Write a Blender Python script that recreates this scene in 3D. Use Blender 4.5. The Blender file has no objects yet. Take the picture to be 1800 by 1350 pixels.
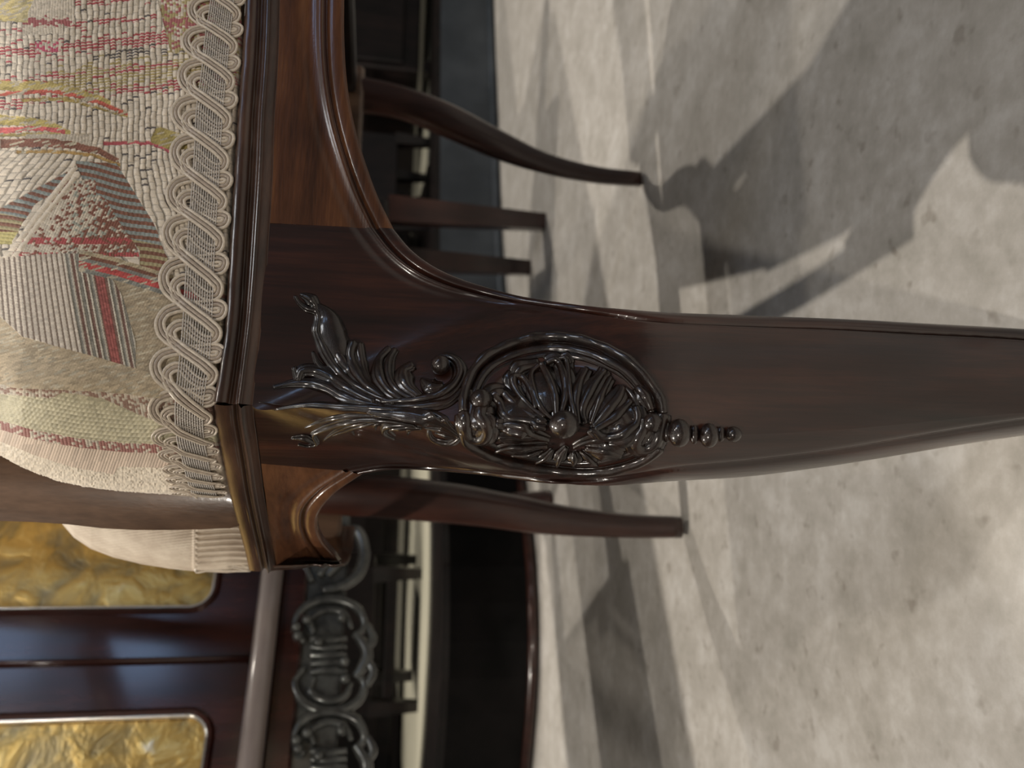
import bpy, math, random
import numpy as np
from mathutils import Vector, Matrix
from mathutils.bvhtree import BVHTree
random.seed(3); rng = np.random.default_rng(3)
S = bpy.context.scene
COL = S.collection

# ---------------------------------------------------------------- camera, world, lights
FPX = 1350.0; H = 0.35
pit = math.radians(10); rol = math.radians(2.3)
F = np.array([0, math.cos(pit), -math.sin(pit)])
D0 = np.array([0, -math.sin(pit), -math.cos(pit)]); R0 = np.array([1., 0, 0])
RI = math.cos(rol)*R0 - math.sin(rol)*D0
DI = math.sin(rol)*R0 + math.cos(rol)*D0
CAM = np.array([0, 0, H])
cd = bpy.data.cameras.new('camera'); cam = bpy.data.objects.new('camera', cd); COL.objects.link(cam)
cd.sensor_fit = 'HORIZONTAL'; cd.sensor_width = 36; cd.lens = 27; cd.clip_start = 0.02
M = Matrix(((DI[0], RI[0], -F[0], 0), (DI[1], RI[1], -F[1], 0), (DI[2], RI[2], -F[2], H), (0, 0, 0, 1)))
cam.matrix_world = M
cd.dof.use_dof = True; cd.dof.focus_distance = 0.355; cd.dof.aperture_fstop = 9.0
S.camera = cam
S.view_settings.view_transform = 'Standard'; S.view_settings.look = 'None'
S.view_settings.gamma = 1; S.view_settings.use_curve_mapping = False
S.view_settings.exposure = 0.18
S.cycles.use_denoising = True

W = bpy.data.worlds.new('world'); S.world = W; W.use_nodes = True
W.node_tree.nodes['Background'].inputs[0].default_value = (1.0, 0.93, 0.84, 1)
W.node_tree.nodes['Background'].inputs[1].default_value = 0.07

def spot(name, loc, aim, power, col, size=0.03, ang=80, blend=.5):
    l = bpy.data.lights.new(name, 'SPOT'); l.energy = power; l.color = col; l.shadow_soft_size = size
    l.spot_size = math.radians(ang); l.spot_blend = blend
    o = bpy.data.objects.new(name, l); o.location = loc
    o.rotation_euler = (Vector(aim)-Vector(loc)).to_track_quat('-Z', 'Y').to_euler(); COL.objects.link(o); return o
def area(name, loc, aim, power, col, sx, sy):
    l = bpy.data.lights.new(name, 'AREA'); l.shape = 'RECTANGLE'; l.size = sx; l.size_y = sy; l.energy = power; l.color = col
    o = bpy.data.objects.new(name, l); o.location = loc
    o.rotation_euler = (Vector(aim)-Vector(loc)).to_track_quat('-Z', 'Y').to_euler(); COL.objects.link(o); return o
WARM = (1.0, 0.92, 0.81)
spot('ceiling_spot', (-1.5, 0.50, 2.7), (0.1, 0.8, 0), 185, WARM, .02, 95)
spot('front_spot', (-.55, -1.7, 1.55), (-.05, .6, .35), 70, WARM, .05, 60)
spot('ceiling_spot', (0.9, -0.7, 2.8), (0.1, 0.8, 0), 40, WARM, .05, 90)
spot('ceiling_spot', (-1.0, 2.0, 2.9), (-.1, 1.5, 0), 110, WARM, .03, 80)
spot('ceiling_spot', (1.3, 2.3, 2.9), (.5, 1.6, 0), 120, WARM, .03, 80)
spot('ceiling_spot', (-1.6, 3.2, 2.9), (-.6, 4.6, .6), 60, WARM, .04, 90)
area('highlight_area', (1.1, -.7, 1.9), (0, .4, .35), 6, (0.95, 0.97, 1.0), .3, .5)  # small white area lamp added for the highlight on the mouldings
area('daylight_window', (2.75, -1.35, 1.62), (0, .5, .4), 2.6, (0.40, 0.62, 1.0), .42, .35)
area('daylight_window', (2.6, -1.2, 2.35), (0, .5, .4), 3.0, (0.40, 0.62, 1.0), .42, .5)

# ---------------------------------------------------------------- helpers
def ray(x, y):
    x = np.asarray(x, float); y = np.asarray(y, float)
    a = (675.0-y)/FPX; b = (x-900.0)/FPX
    return F + a[..., None]*RI + b[..., None]*DI
def P(x, y, d):
    return CAM + ray(x, y)*np.asarray(d, float)[..., None]
def onz(x, y, z):
    r = ray(x, y); return CAM + r*((z-H)/r[..., 2])[..., None]
def plane_depth(x, y, p0, az):
    n = np.array([-math.sin(az), math.cos(az), 0.0])
    r = ray(x, y); return float(np.dot(np.array([p0[0], p0[1], 0])-np.array([0, 0, 0]), n))/(r@n)
def sm(a, b, x):
    t = np.clip((np.asarray(x, float)-a)/(b-a), 0, 1); return t*t*(3-2*t)

def link(name, me, mats=(), parent=None, smooth=True):
    o = bpy.data.objects.new(name, me); COL.objects.link(o)
    for m in (mats if isinstance(mats, (list, tuple)) else [mats]): me.materials.append(m)
    if parent is not None: o.parent = parent
    if smooth and len(me.polygons): me.polygons.foreach_set('use_smooth', [True]*len(me.polygons))
    return o
def mesh(name, V, Fc, mats, parent=None, smooth=True):
    me = bpy.data.meshes.new(name); me.from_pydata([tuple(v) for v in V], [], [tuple(int(i) for i in f) for f in Fc]); me.update()
    return link(name, me, mats, parent, smooth)
def grid_mesh(name, G, mats, parent=None, flip=False, smooth=True):
    """G (n,m,3) numpy grid"""
    n, m = G.shape[:2]; me = bpy.data.meshes.new(name)
    me.vertices.add(n*m); me.vertices.foreach_set('co', G.reshape(-1).astype(np.float32))
    i = (np.arange(n-1)[:, None]*m + np.arange(m-1)[None, :]).reshape(-1)
    q = np.stack([i, i+1, i+m+1, i+m], 1)
    if flip: q = q[:, ::-1]
    nf = len(q); me.loops.add(nf*4); me.loops.foreach_set('vertex_index', q.reshape(-1).astype(np.int32))
    me.polygons.add(nf); me.polygons.foreach_set('loop_start', np.arange(nf, dtype=np.int32)*4)
    me.update(calc_edges=True); me.validate()
    return link(name, me, mats, parent, smooth)
class MB:
    def __init__(s): s.v = []; s.f = []
    def add(s, V, Fc):
        b = len(s.v); s.v += [tuple(map(float, v)) for v in V]; s.f += [tuple(b+int(i) for i in f) for f in Fc]
    def box(s, c, size, rz=0, bevel=0):
        x, y, z = [q/2 for q in size]; ca, sa = math.cos(rz), math.sin(rz)
        if bevel <= 0:
            vs = [(i*x, j*y, k*z) for i in (-1, 1) for j in (-1, 1) for k in (-1, 1)]
            fs = [(0, 1, 3, 2), (4, 6, 7, 5), (0, 4, 5, 1), (2, 3, 7, 6), (0, 2, 6, 4), (1, 5, 7, 3)]
        else:
            b = bevel; vs = []; ring = []
            for (k, ins) in ((-z, b), (-z+b, 0), (z-b, 0), (z, b)):
                xx, yy = x-ins, y-ins; bb = b if ins == 0 else b*.3
                vs += [(-xx+bb, -yy, k), (xx-bb, -yy, k), (xx, -yy+bb, k), (xx, yy-bb, k), (xx-bb, yy, k), (-xx+bb, yy, k), (-xx, yy-bb, k), (-xx, -yy+bb, k)]
            fs = [tuple(range(7, -1, -1)), tuple(range(24, 32))]
            for r in range(3):
                for i in range(8): fs.append((r*8+i, r*8+(i+1) % 8, r*8+8+(i+1) % 8, r*8+8+i))
        s.add([(c[0]+vx*ca-vy*sa, c[1]+vx*sa+vy*ca, c[2]+vz) for vx, vy, vz in vs], fs); return s
    def tube(s, pts, rad, n=10, flat=None, cap=True, up=None):
        pts = [Vector(p) for p in pts]; N = len(pts); V = []
        prev = None
        for i, p in enumerate(pts):
            t = (pts[min(i+1, N-1)]-pts[max(i-1, 0)]).normalized()
            if up is not None: u = Vector(up[i]) if not isinstance(up, Vector) else up
            else: u = prev if prev else (Vector((0, 0, 1)) if abs(t.z) < .9 else Vector((1, 0, 0)))
            b = t.cross(u)
            b = b.normalized() if b.length > 1e-6 else t.orthogonal().normalized()
            nn = b.cross(t).normalized(); prev = nn
            r = rad[i] if hasattr(rad, '__len__') else rad
            fl = 1 if flat is None else flat
            for k in range(n):
                a = 2*math.pi*k/n; V.append(p+b*(math.cos(a)*r)+nn*(math.sin(a)*r*fl))
        Fc = [(i*n+k, i*n+(k+1) % n, (i+1)*n+(k+1) % n, (i+1)*n+k) for i in range(N-1) for k in range(n)]
        if cap: Fc += [tuple(range(n-1, -1, -1)), tuple((N-1)*n+k for k in range(n))]
        s.add(V, Fc); return s
    def ball(s, c, r, nrm=None, sc=(1, 1, 1), n=20, m=12):
        c = Vector(c); q = Vector(nrm).to_track_quat('Z', 'Y') if nrm is not None else None; V = []
        for j in range(m+1):
            th = math.pi*j/m
            for k in range(n):
                ph = 2*math.pi*k/n; v = Vector((r*sc[0]*math.sin(th)*math.cos(ph), r*sc[1]*math.sin(th)*math.sin(ph), r*sc[2]*math.cos(th)))
                if q: v = q @ v
                V.append(c+v)
        s.add(V, [(j*n+k, (j+1)*n+k, (j+1)*n+(k+1) % n, j*n+(k+1) % n) for j in range(m) for k in range(n)]); return s
    def build(s, name, mats, parent=None, smooth=True): return mesh(name, s.v, s.f, mats, parent, smooth)
def spline(pts, n):
    """Catmull-Rom through pts (k,dim) -> n samples, parameter uniform per span by chord length"""
    p = np.asarray(pts, float); k = len(p)
    d = np.concatenate([[0], np.cumsum(np.linalg.norm(np.diff(p, axis=0), axis=1)+1e-9)])
    return hermite(d, p, np.linspace(0, d[-1], n))
def hermite(t, p, q):
    m = np.zeros_like(p); h = np.diff(t)
    dl = np.diff(p, axis=0)/h[:, None]
    m[0] = dl[0]; m[-1] = dl[-1]
    m[1:-1] = (dl[:-1]*h[1:, None]+dl[1:]*h[:-1, None])/(h[:-1]+h[1:])[:, None]
    i = np.clip(np.searchsorted(t, q, side='right')-1, 0, len(t)-2)
    s = ((q-t[i])/h[i])[:, None]; hh = h[i][:, None]
    return ((2*s**3-3*s**2+1)*p[i]+(s**3-2*s**2+s)*hh*m[i]+(-2*s**3+3*s**2)*p[i+1]+(s**3-s**2)*hh*m[i+1])
def empty(name, loc=(0, 0, 0), rz=0):
    o = bpy.data.objects.new(name, None); o.location = loc; o.rotation_euler[2] = rz; o.empty_display_size = .05; COL.objects.link(o); return o
def tag(o, label, cat, group=None):
    o['label'] = label; o['category'] = cat
    if group: o['group'] = group
    return o
def keep_world(parent):
    pass

# ---------------------------------------------------------------- materials
def newmat(name):
    m = bpy.data.materials.new(name); m.use_nodes = True; nt = m.node_tree
    return m, nt, nt.nodes['Principled BSDF']
def nd(nt, typ, **kw):
    n = nt.nodes.new(typ)
    for k, v in kw.items():
        if k in n.inputs: n.inputs[k].default_value = v
        else: setattr(n, k, v)
    return n
def ramp(nt, stops):
    r = nt.nodes.new('ShaderNodeValToRGB'); e = r.color_ramp.elements
    while len(e) < len(stops): e.new(.5)
    for i, (p, c) in enumerate(stops): e[i].position = p; e[i].color = (*c, 1)
    return r
def wood(name, dark, mid, light, grain=(1, 1, .06), scale=90, rough=.3, coat=.6, bump=.25, coat_rough=.12, wavy=0.0):
    m, nt, b = newmat(name); L = nt.links.new
    tc = nd(nt, 'ShaderNodeTexCoord'); mp = nd(nt, 'ShaderNodeMapping'); mp.inputs['Scale'].default_value = grain
    L(tc.outputs['Object'], mp.inputs[0])
    n1 = nd(nt, 'ShaderNodeTexNoise', Scale=scale, Detail=6.0, Roughness=.6, Distortion=wavy); L(mp.outputs[0], n1.inputs['Vector'])
    n2 = nd(nt, 'ShaderNodeTexNoise', Scale=scale*9, Detail=3.0, Roughness=.6); L(mp.outputs[0], n2.inputs['Vector'])
    n3 = nd(nt, 'ShaderNodeTexNoise', Scale=14.0, Detail=3.0); L(tc.outputs['Object'], n3.inputs['Vector'])
    mx = nd(nt, 'ShaderNodeMath', operation='MULTIPLY_ADD'); L(n2.outputs[0], mx.inputs[0]); mx.inputs[1].default_value = .35
    mm = nd(nt, 'ShaderNodeMath', operation='MULTIPLY_ADD'); L(n3.outputs[0], mm.inputs[0]); mm.inputs[1].default_value = .5; L(n1.outputs[0], mm.inputs[2])
    L(mm.outputs[0], mx.inputs[2])
    sb = nd(nt, 'ShaderNodeMath', operation='SUBTRACT'); L(mx.outputs[0], sb.inputs[0]); sb.inputs[1].default_value = .42
    r = ramp(nt, [(.25, dark), (.5, mid), (.78, light)]); L(sb.outputs[0], r.inputs[0]); L(r.outputs[0], b.inputs['Base Color'])
    # pale open pores
    b.inputs['Roughness'].default_value = rough
    b.inputs['Specular IOR Level'].default_value = .3; b.inputs['Coat Weight'].default_value = coat; b.inputs['Coat Roughness'].default_value = coat_rough
    bu = nd(nt, 'ShaderNodeBump', Strength=bump, Distance=.0004); L(n2.outputs[0], bu.inputs['Height']); L(bu.outputs[0], b.inputs['Normal'])
    n4 = nd(nt, 'ShaderNodeTexNoise', Scale=300.0, Detail=3.0); L(tc.outputs['Object'], n4.inputs['Vector'])
    bu2 = nd(nt, 'ShaderNodeBump', Strength=bump*.5, Distance=.0003); L(n4.outputs[0], bu2.inputs['Height']); L(bu2.outputs[0], b.inputs['Coat Normal'])
    return m
M_LEG = wood('leg_mahogany', (.006, .0022, .0015), (.019, .006, .0038), (.050, .015, .008), (1, 1, .05), 60, .36, .9, .35, .16)
M_MOULD = wood('moulding_mahogany', (.016, .008, .005), (.045, .022, .014), (.09, .047, .030), (.2, .2, 1), 60, .34, .6, .3)
M_RAIL = wood('rail_mahogany', (.028, .010, .004), (.068, .025, .010), (.13, .052, .019), (.08, .08, 1), 110, .35, .45, .3)
M_SRAIL = wood('side_rail_mahogany', (.030, .012, .007), (.07, .028, .013), (.13, .055, .025), (.3, .3, 1), 60, .35, .5, .3)
M_CARVE = wood('carved_mahogany', (.003, .0014, .001), (.009, .004, .0026), (.024, .0105, .006), (1, 1, 1), 200, .28, .9, .6, .14)
M_DARK = wood('dark_polished_wood', (.012, .005, .004), (.03, .011, .008), (.055, .02, .013), (1, 1, .1), 40, .3, .5, .15)
M_POST = wood('arm_post_wood', (.05, .028, .018), (.10, .058, .036), (.16, .095, .06), (1, 1, .05), 60, .35, .4, .3)
M_BLACK = wood('ebonised_wood', (.003, .003, .003), (.008, .006, .006), (.016, .010, .009), (1, 1, .1), 30, .35, .3, .1)

def simple(name, col, rough=.5, metal=0, **kw):
    m, nt, b = newmat(name); b.inputs['Base Color'].default_value = (*col, 1); b.inputs['Roughness'].default_value = rough
    b.inputs['Metallic'].default_value = metal
    for k, v in kw.items(): b.inputs[k.replace('_', ' ')].default_value = v
    return m
def fabric_mat():
    m, nt, b = newmat('woven_tapestry'); L = nt.links.new
    a = nd(nt, 'ShaderNodeAttribute', attribute_name='weave'); tc = nd(nt, 'ShaderNodeTexCoord')
    n = nd(nt, 'ShaderNodeTexNoise', Scale=2500.0, Detail=3.0); L(tc.outputs['Object'], n.inputs['Vector'])
    mr = nd(nt, 'ShaderNodeMapRange'); L(n.outputs[0], mr.inputs[0]); mr.inputs[1].default_value = .3; mr.inputs[2].default_value = .7; mr.inputs[3].default_value = 1.0; mr.inputs[4].default_value = 1.38
    mx = nd(nt, 'ShaderNodeVectorMath', operation='SCALE'); L(a.outputs['Color'], mx.inputs[0]); L(mr.outputs[0], mx.inputs['Scale'])
    L(mx.outputs[0], b.inputs['Base Color']); b.inputs['Roughness'].default_value = .6
    b.inputs['Sheen Weight'].default_value = .25; b.inputs['Specular IOR Level'].default_value = .35
    bu = nd(nt, 'ShaderNodeBump', Strength=.4, Distance=.0002); L(n.outputs[0], bu.inputs['Height']); L(bu.outputs[0], b.inputs['Normal'])
    return m
M_FAB = fabric_mat()
def cord_mat(name, col):
    m, nt, b = newmat(name); L = nt.links.new; tc = nd(nt, 'ShaderNodeTexCoord')
    n = nd(nt, 'ShaderNodeTexNoise', Scale=900.0, Detail=3.0); L(tc.outputs['Object'], n.inputs['Vector'])
    r = ramp(nt, [(.3, tuple(c*.75 for c in col)), (.7, tuple(min(1, c*1.1) for c in col))]); L(n.outputs[0], r.inputs[0]); L(r.outputs[0], b.inputs['Base Color'])
    b.inputs['Roughness'].default_value = .38; b.inputs['Sheen Weight'].default_value = .2; b.inputs['Specular IOR Level'].default_value = .6
    bu = nd(nt, 'ShaderNodeBump', Strength=.3, Distance=.0001); L(n.outputs[0], bu.inputs['Height']); L(bu.outputs[0], b.inputs['Normal'])
    return m
M_CORD = cord_mat('satin_cord', (.56, .48, .385)); M_CORD2 = cord_mat('taupe_cord', (.37, .30, .24)); M_THR = cord_mat('silvery_thread', (.50, .46, .42))

def floor_mat():
    m, nt, b = newmat('concrete_floor'); L = nt.links.new; tc = nd(nt, 'ShaderNodeTexCoord')
    n1 = nd(nt, 'ShaderNodeTexNoise', Scale=16.0, Detail=9.0, Roughness=.66); L(tc.outputs['Object'], n1.inputs['Vector'])
    n2 = nd(nt, 'ShaderNodeTexNoise', Scale=70.0, Detail=6.0, Roughness=.65); L(tc.outputs['Object'], n2.inputs['Vector'])
    ad = nd(nt, 'ShaderNodeMath', operation='MULTIPLY_ADD'); L(n2.outputs[0], ad.inputs[0]); ad.inputs[1].default_value = .6; L(n1.outputs[0], ad.inputs[2])
    r = ramp(nt, [(.58, (.36, .34, .305)), (.80, (.455, .43, .395)), (1.0, (.56, .54, .51))]); L(ad.outputs[0], r.inputs[0])
    v = nd(nt, 'ShaderNodeTexNoise', Scale=55.0, Detail=2.0, Roughness=.5); L(tc.outputs['Object'], v.inputs['Vector'])
    r2 = ramp(nt, [(.27, (.74, .72, .70)), (.38, (1, 1, 1))]); L(v.outputs[0], r2.inputs[0])
    mx = nd(nt, 'ShaderNodeMix', data_type='RGBA', blend_type='MULTIPLY'); mx.inputs[0].default_value = 1
    L(r.outputs[0], mx.inputs[6]); L(r2.outputs[0], mx.inputs[7]); L(mx.outputs[2], b.inputs['Base Color'])
    b.inputs['Roughness'].default_value = .42; b.inputs['Specular IOR Level'].default_value = .45
    bu = nd(nt, 'ShaderNodeBump', Strength=.15, Distance=.001); L(n2.outputs[0], bu.inputs['Height']); L(bu.outputs[0], b.inputs['Normal'])
    return m
def plain_noise(name, c1, c2, scale, rough, **kw):
    m, nt, b = newmat(name); L = nt.links.new; tc = nd(nt, 'ShaderNodeTexCoord')
    n = nd(nt, 'ShaderNodeTexNoise', Scale=scale, Detail=5.0, Roughness=.6); L(tc.outputs['Object'], n.inputs['Vector'])
    r = ramp(nt, [(.35, c1), (.65, c2)]); L(n.outputs[0], r.inputs[0]); L(r.outputs[0], b.inputs['Base Color']); b.inputs['Roughness'].default_value = rough
    for k, v in kw.items(): b.inputs[k.replace('_', ' ')].default_value = v
    return m
M_FLOOR = floor_mat()
M_WALL = plain_noise('cream_painted_board', (.40, .385, .30), (.45, .43, .34), 6, .6)
M_BWALL = plain_noise('dark_brown_wall', (.022, .017, .014), (.035, .027, .022), 3, .8)
M_MATTE = plain_noise('matt_black', (.003, .003, .003), (.007, .006, .006), 12, .6, Specular_IOR_Level=.1)
M_PLINTH = plain_noise('slate_blue_paint', (.030, .038, .048), (.050, .060, .072), 8, .45)
M_CLOTH2 = plain_noise('beige_damask', (.50, .41, .32), (.66, .57, .46), 60, .7)

# ---------------------------------------------------------------- the room
def slab(name, x0, x1, y0, y1, z0, z1, mat, kind='structure'):
    o = MB().box(((x0+x1)/2, (y0+y1)/2, (z0+z1)/2), (x1-x0, y1-y0, z1-z0)).build(name, mat, None, False)
    if kind: o['kind'] = kind
    return o
slab('floor', -4.5, 5, -3, 7, -.1, 0, M_FLOOR)
slab('wall_back', -4.5, 5, 6.2, 6.35, 0, 3.2, M_BWALL)

# long low plinth with a bowed front, standing on the floor behind the chair
pl = np.array([(3.2, 3.3), (1.337, 2.66), (.868, 2.45), (.372, 2.215), (-.0, 1.93), (-.229, 1.742), (-.36, 1.61), (-.547, 1.535), (-.797, 1.562), (-1.4, 1.9)])
pf = spline(pl, 70); back = [(-1.6, 5.2), (3.2, 5.2)]
out = [tuple(p) for p in pf]+back
def prism(mb, o, z0, z1):
    n = len(o); V = [(x, y, z0) for x, y in o]+[(x, y, z1) for x, y in o]
    mb.add(V, [tuple(range(n)), tuple(range(2*n-1, n-1, -1))]+[(i, (i+1) % n, n+(i+1) % n, n+i)[::-1] for i in range(n)])
def platform(name, outl, y0, body_mat, top_mat, strip_mat, label, inlay):
    t = empty(name, (0, y0, 0)); mb = MB(); prism(mb, [(x, y-y0) for x, y in outl], 0, .185); mb.build('platform_body', body_mat, t, False)
    mb = MB(); prism(mb, [(x, y-y0) for x, y in outl], .185, .2); mb.build('platform_top', M_BLACK, t, False)
    mb = MB(); inl = [(x, y-y0+.33) for x, y in outl[:-2] if abs(x-inlay) < 1.0]; prism(mb, inl+[(inl[-1][0], 1.1), (inl[0][0], 1.1)], .2, .204); mb.build('top_inlay', top_mat, t, False)
    mb = MB(); mb.tube([(x, y-y0, .013) for x, y in outl[:-2]], .011, 8); mb.build('edge_strip', strip_mat, t)
    return tag(t, label, 'platform')
ks = int(np.argmin(np.abs(pf[:, 0]+.12)))
platform('display_platform', [tuple(p) for p in pf[:ks+1]]+[(pf[ks][0], 4.2), (3.2, 4.2)], 3, M_PLINTH, M_WALL, M_PLINTH, 'long low slate blue display platform behind the chair legs', 1.75)
platform('round_platform', [(pf[ks][0]-.004, pf[ks][1])]+[tuple(p) for p in pf[ks+1:]]+[(-3.0, 4.2), (pf[ks][0]-.004, 4.2)], 3, M_MATTE, M_WALL, M_DARK, 'black low platform with a bowed brown-edged front, below the carved cabinet apron', -1.2)  # left part of the same bowed outline, near-black instead of slate blue

# ---------------------------------------------------------------- armchair
PC = (-.012, .368); AZF = math.radians(13.4); AZS = math.radians(131.7)
def dF(x, y): return plane_depth(x, y, PC, AZF)
def dS(x, y): return plane_depth(x, y, PC, AZS)
def dRail(x, y, k=.0015):
    a = dF(x, y); b = dS(x, y); h = np.sqrt((a-b)**2+k*k*4); return (a+b+h)/2
chair = empty('armchair', (0, .6, 0)); chair.empty_display_size = .1
tag(chair, 'carved mahogany armchair with tapestry seat and scrolled gimp braid, in close-up', 'armchair')
CH_INV = np.array([0, .6, 0])
def own(o, parent=chair):
    """parent keeping world position"""
    o.parent = parent
    o.matrix_parent_inverse = Matrix.Translation(-Vector(CH_INV)) if parent is chair else Matrix.Identity(4)
    return o

# -- pairs: inner line A, outer silhouette B (photo pixels with their own depth) ; each face of rail and leg is a ruled, profiled surface
front_rail = [((497, -300), (612, -300)), ((493, -150), (606, -150)), ((491, 0), (605, 0)), ((488, 60), (605, 60)), ((485, 120), (609, 135)), ((482, 200), (622, 215)),
              ((479, 270), (642, 285)), ((476, 330), (664, 345)), ((472, 392), (692, 403))]
leg_A = [(472, 392), (466, 450), (460, 520), (452, 600), (446, 660), (443, 712), (520, 716), (620, 722), (760, 737), (900, 750), (1000, 756), (1150, 764), (1300, 764), (1450, 757), (1600, 744), (1800, 725), (1950, 715), (2120, 700), (2290, 690)]
leg_BF = [(692, 403), (722, 438), (762, 468), (815, 492), (860, 506), (905, 518), (950, 527), (990, 533), (1040, 539), (1090, 543), (1130, 546), (1200, 550), (1320, 555), (1450, 559), (1600, 567), (1800, 578), (1950, 592), (2120, 600), (2290, 585)]
# side
side_rail = [((486, 1003), (600, 994)), ((484, 985), (590, 979)), ((476, 945), (566, 950)), ((470, 905), (557, 922)), ((467, 875), (561, 900)), ((463, 848), (585, 870)), ((459, 815), (640, 831))]
sleg_A = [(459, 815), (454, 780), (449, 745), (443, 712)]+leg_A[6:]
sleg_B = [(640, 831), (690, 824), (760, 825), (840, 832), (900, 840), (960, 847), (1020, 851), (1080, 852), (1120, 850), (1190, 846), (1310, 838), (1450, 821), (1600, 797), (1800, 765), (1950, 745), (2120, 738), (2290, 760)]
KR = np.array([(440, .352), (600, .3465), (760, .3400), (900, .3345), (1000, .3325), (1150, .3365), (1300, .345), (1450, .353), (1600, .361), (1800, .370), (2000, .374), (2290, .368)])
def ridge_d(x): return np.interp(x, KR[:, 0], KR[:, 1])
def ptsA(L, plane):
    r = []
    for (x, y) in L:
        if x > 500: r.append((x, y, float(ridge_d(x))))
        else: r.append((x, y, float(plane(x, y))))
    return np.array(r)
def ptsB(L, plane, off):
    r = []
    for (x, y) in L:
        w = float(sm(820, 1060, x)) if plane is dF else float(sm(760, 980, x))
        r.append((x, y, (1-w)*float(plane(x, y))+w*(float(ridge_d(x))+off*(1 if x < 1300 else max(.7, 1-(x-1300)/1500)))))
    return np.array(r)
def profile(dist, s, deep, cove):
    """raise (+) / sink (-) in px as function of distance from the outer edge in px; s width scale"""
    u = dist/s
    h = np.where(u < 27, 4.5*np.sqrt(np.clip(1-((u-13)/14.5)**2, 0, 1))-0.5, 0)
    h = h - deep*7*np.exp(-((u-31.5)/3.2)**2)
    h = h + cove*3.2*np.exp(-((u-42)/6.0)**2) - cove*3.5*np.exp(-((u-62)/15.0)**2)
    return h
def ruled(A, B, n, m, wround, sc, deep, cove, side, extra=None, t_of=None, leftend=False):
    """A,B (k,3) px,py,depth -> grid of 3D points, px coords"""
    mid = (A+B)/2; t = np.concatenate([[0], np.cumsum(np.linalg.norm(np.diff(mid[:, :2], axis=0), axis=1))])
    q = np.linspace(0, t[-1], n)
    a = hermite(t, A, q); b = hermite(t, B, q)
    PA = P(a[:, 0], a[:, 1], a[:, 2]); PB = P(b[:, 0], b[:, 1], b[:, 2])
    j = np.linspace(0, 1, m); j = 1-(1-j)**1.7
    G = PA[:, None]+(PB-PA)[:, None]*j[None, :, None]
    xr = b[:, 0]
    w = wround(a[:, 0], b[:, 0])[:, None]
    bul = (np.sqrt(np.clip(1-j**2, 0, 1))[None, :]-(1-j)[None, :])*np.maximum(0, (b[:, 2]-a[:, 2]))[:, None]*w
    rd = G-CAM; rd /= np.linalg.norm(rd, axis=2, keepdims=True)
    G = G-rd*bul[..., None]
    dist = np.linalg.norm((b-a)[:, :2], axis=1)[:, None]*(1-j)[None, :]
    h = profile(dist, sc(b[:, 0])[:, None], deep(b[:, 0])[:, None], cove(b[:, 0])[:, None])
    h = h*sm(0, 4, dist)
    px = a[:, None, 0]+(b-a)[:, None, 0]*j; py = a[:, None, 1]+(b-a)[:, None, 1]*j
    if extra is not None: h = h+extra(px, py)
    gu = np.gradient(G, axis=0); gv = np.gradient(G, axis=1); nrm = np.cross(gu, gv); nrm /= np.linalg.norm(nrm, axis=2, keepdims=True)+1e-12
    sgn = np.sign((nrm*(CAM-G)).sum(2, keepdims=True)); nrm = nrm*np.where(sgn == 0, 1, sgn)
    G = G+nrm*(h*.35/FPX)[..., None]
    # closing strip: roll over the edge and run back inside
    toA = (PA-PB); toA /= np.linalg.norm(toA, axis=1, keepdims=True)
    back = np.tile(F, (n, 1)); wid = np.linalg.norm(PA-PB, axis=1)[:, None]
    cols = [PB+toA*.0006+back*.0012, PB+toA*.0014+back*.006, PB+toA*np.minimum(.004, wid*.2)+back*.018, PB+toA*wid*.5+back*.034, PA+back*(.045)]
    G = np.concatenate([G, np.stack(cols, 1)], 1)
    return G
def recess(px, py):
    cx, cy = 990, 716; ex = (px-cx)/158.; ey = (py-cy)/103.
    r = np.sqrt(ex**2+ey**2); h = -11*(1-sm(.72, .90, r))
    return h + 1.0*np.sin(px*.021+py*.01)*np.sin(py*.027)*.8
z0 = lambda a, b: np.zeros_like(a)
wr = lambda a, b: .9*sm(700, 1250, a)
A = ptsA([p[0] for p in front_rail], dF); B = ptsB([p[1] for p in front_rail], dF, 0)
one = lambda x: np.ones_like(x)
G = ruled(A, B, 260, 110, z0, one, one, one, 'f')
own(grid_mesh('front_rail', G, M_RAIL))
A = ptsA(leg_A, dF); B = ptsB(leg_BF, dF, .034)
scF = lambda x: 1.0-.42*sm(760, 980, x)
coveF = lambda x: 1.0-.9*sm(780, 1000, x)
G1 = ruled(A, B, 900, 190, wr, scF, one, coveF, 'f', recess)
front_leg = own(grid_mesh('front_leg', G1, M_LEG)); front_leg['label'] = 'dark cabriole front leg with carved knee'
A = ptsA(sleg_A, dS); B = ptsB(sleg_B, dS, .030)
scS = lambda x: .55+.3*sm(900, 1300, x)
G2 = ruled(A, B, 800, 90, wr, scS, lambda x: .7-.3*sm(900, 1300, x), lambda x: .5-.3*sm(800, 1000, x), 's', recess)
knee = own(grid_mesh('leg_side', G2, M_LEG, flip=True), front_leg); knee.matrix_parent_inverse = Matrix.Identity(4)
A = ptsA([p[0] for p in side_rail], dS); B = ptsB([p[1] for p in side_rail], dS, 0)
G3 = ruled(A, B, 160, 90, z0, lambda x: .8+0*x, one, one, 's')
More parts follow.
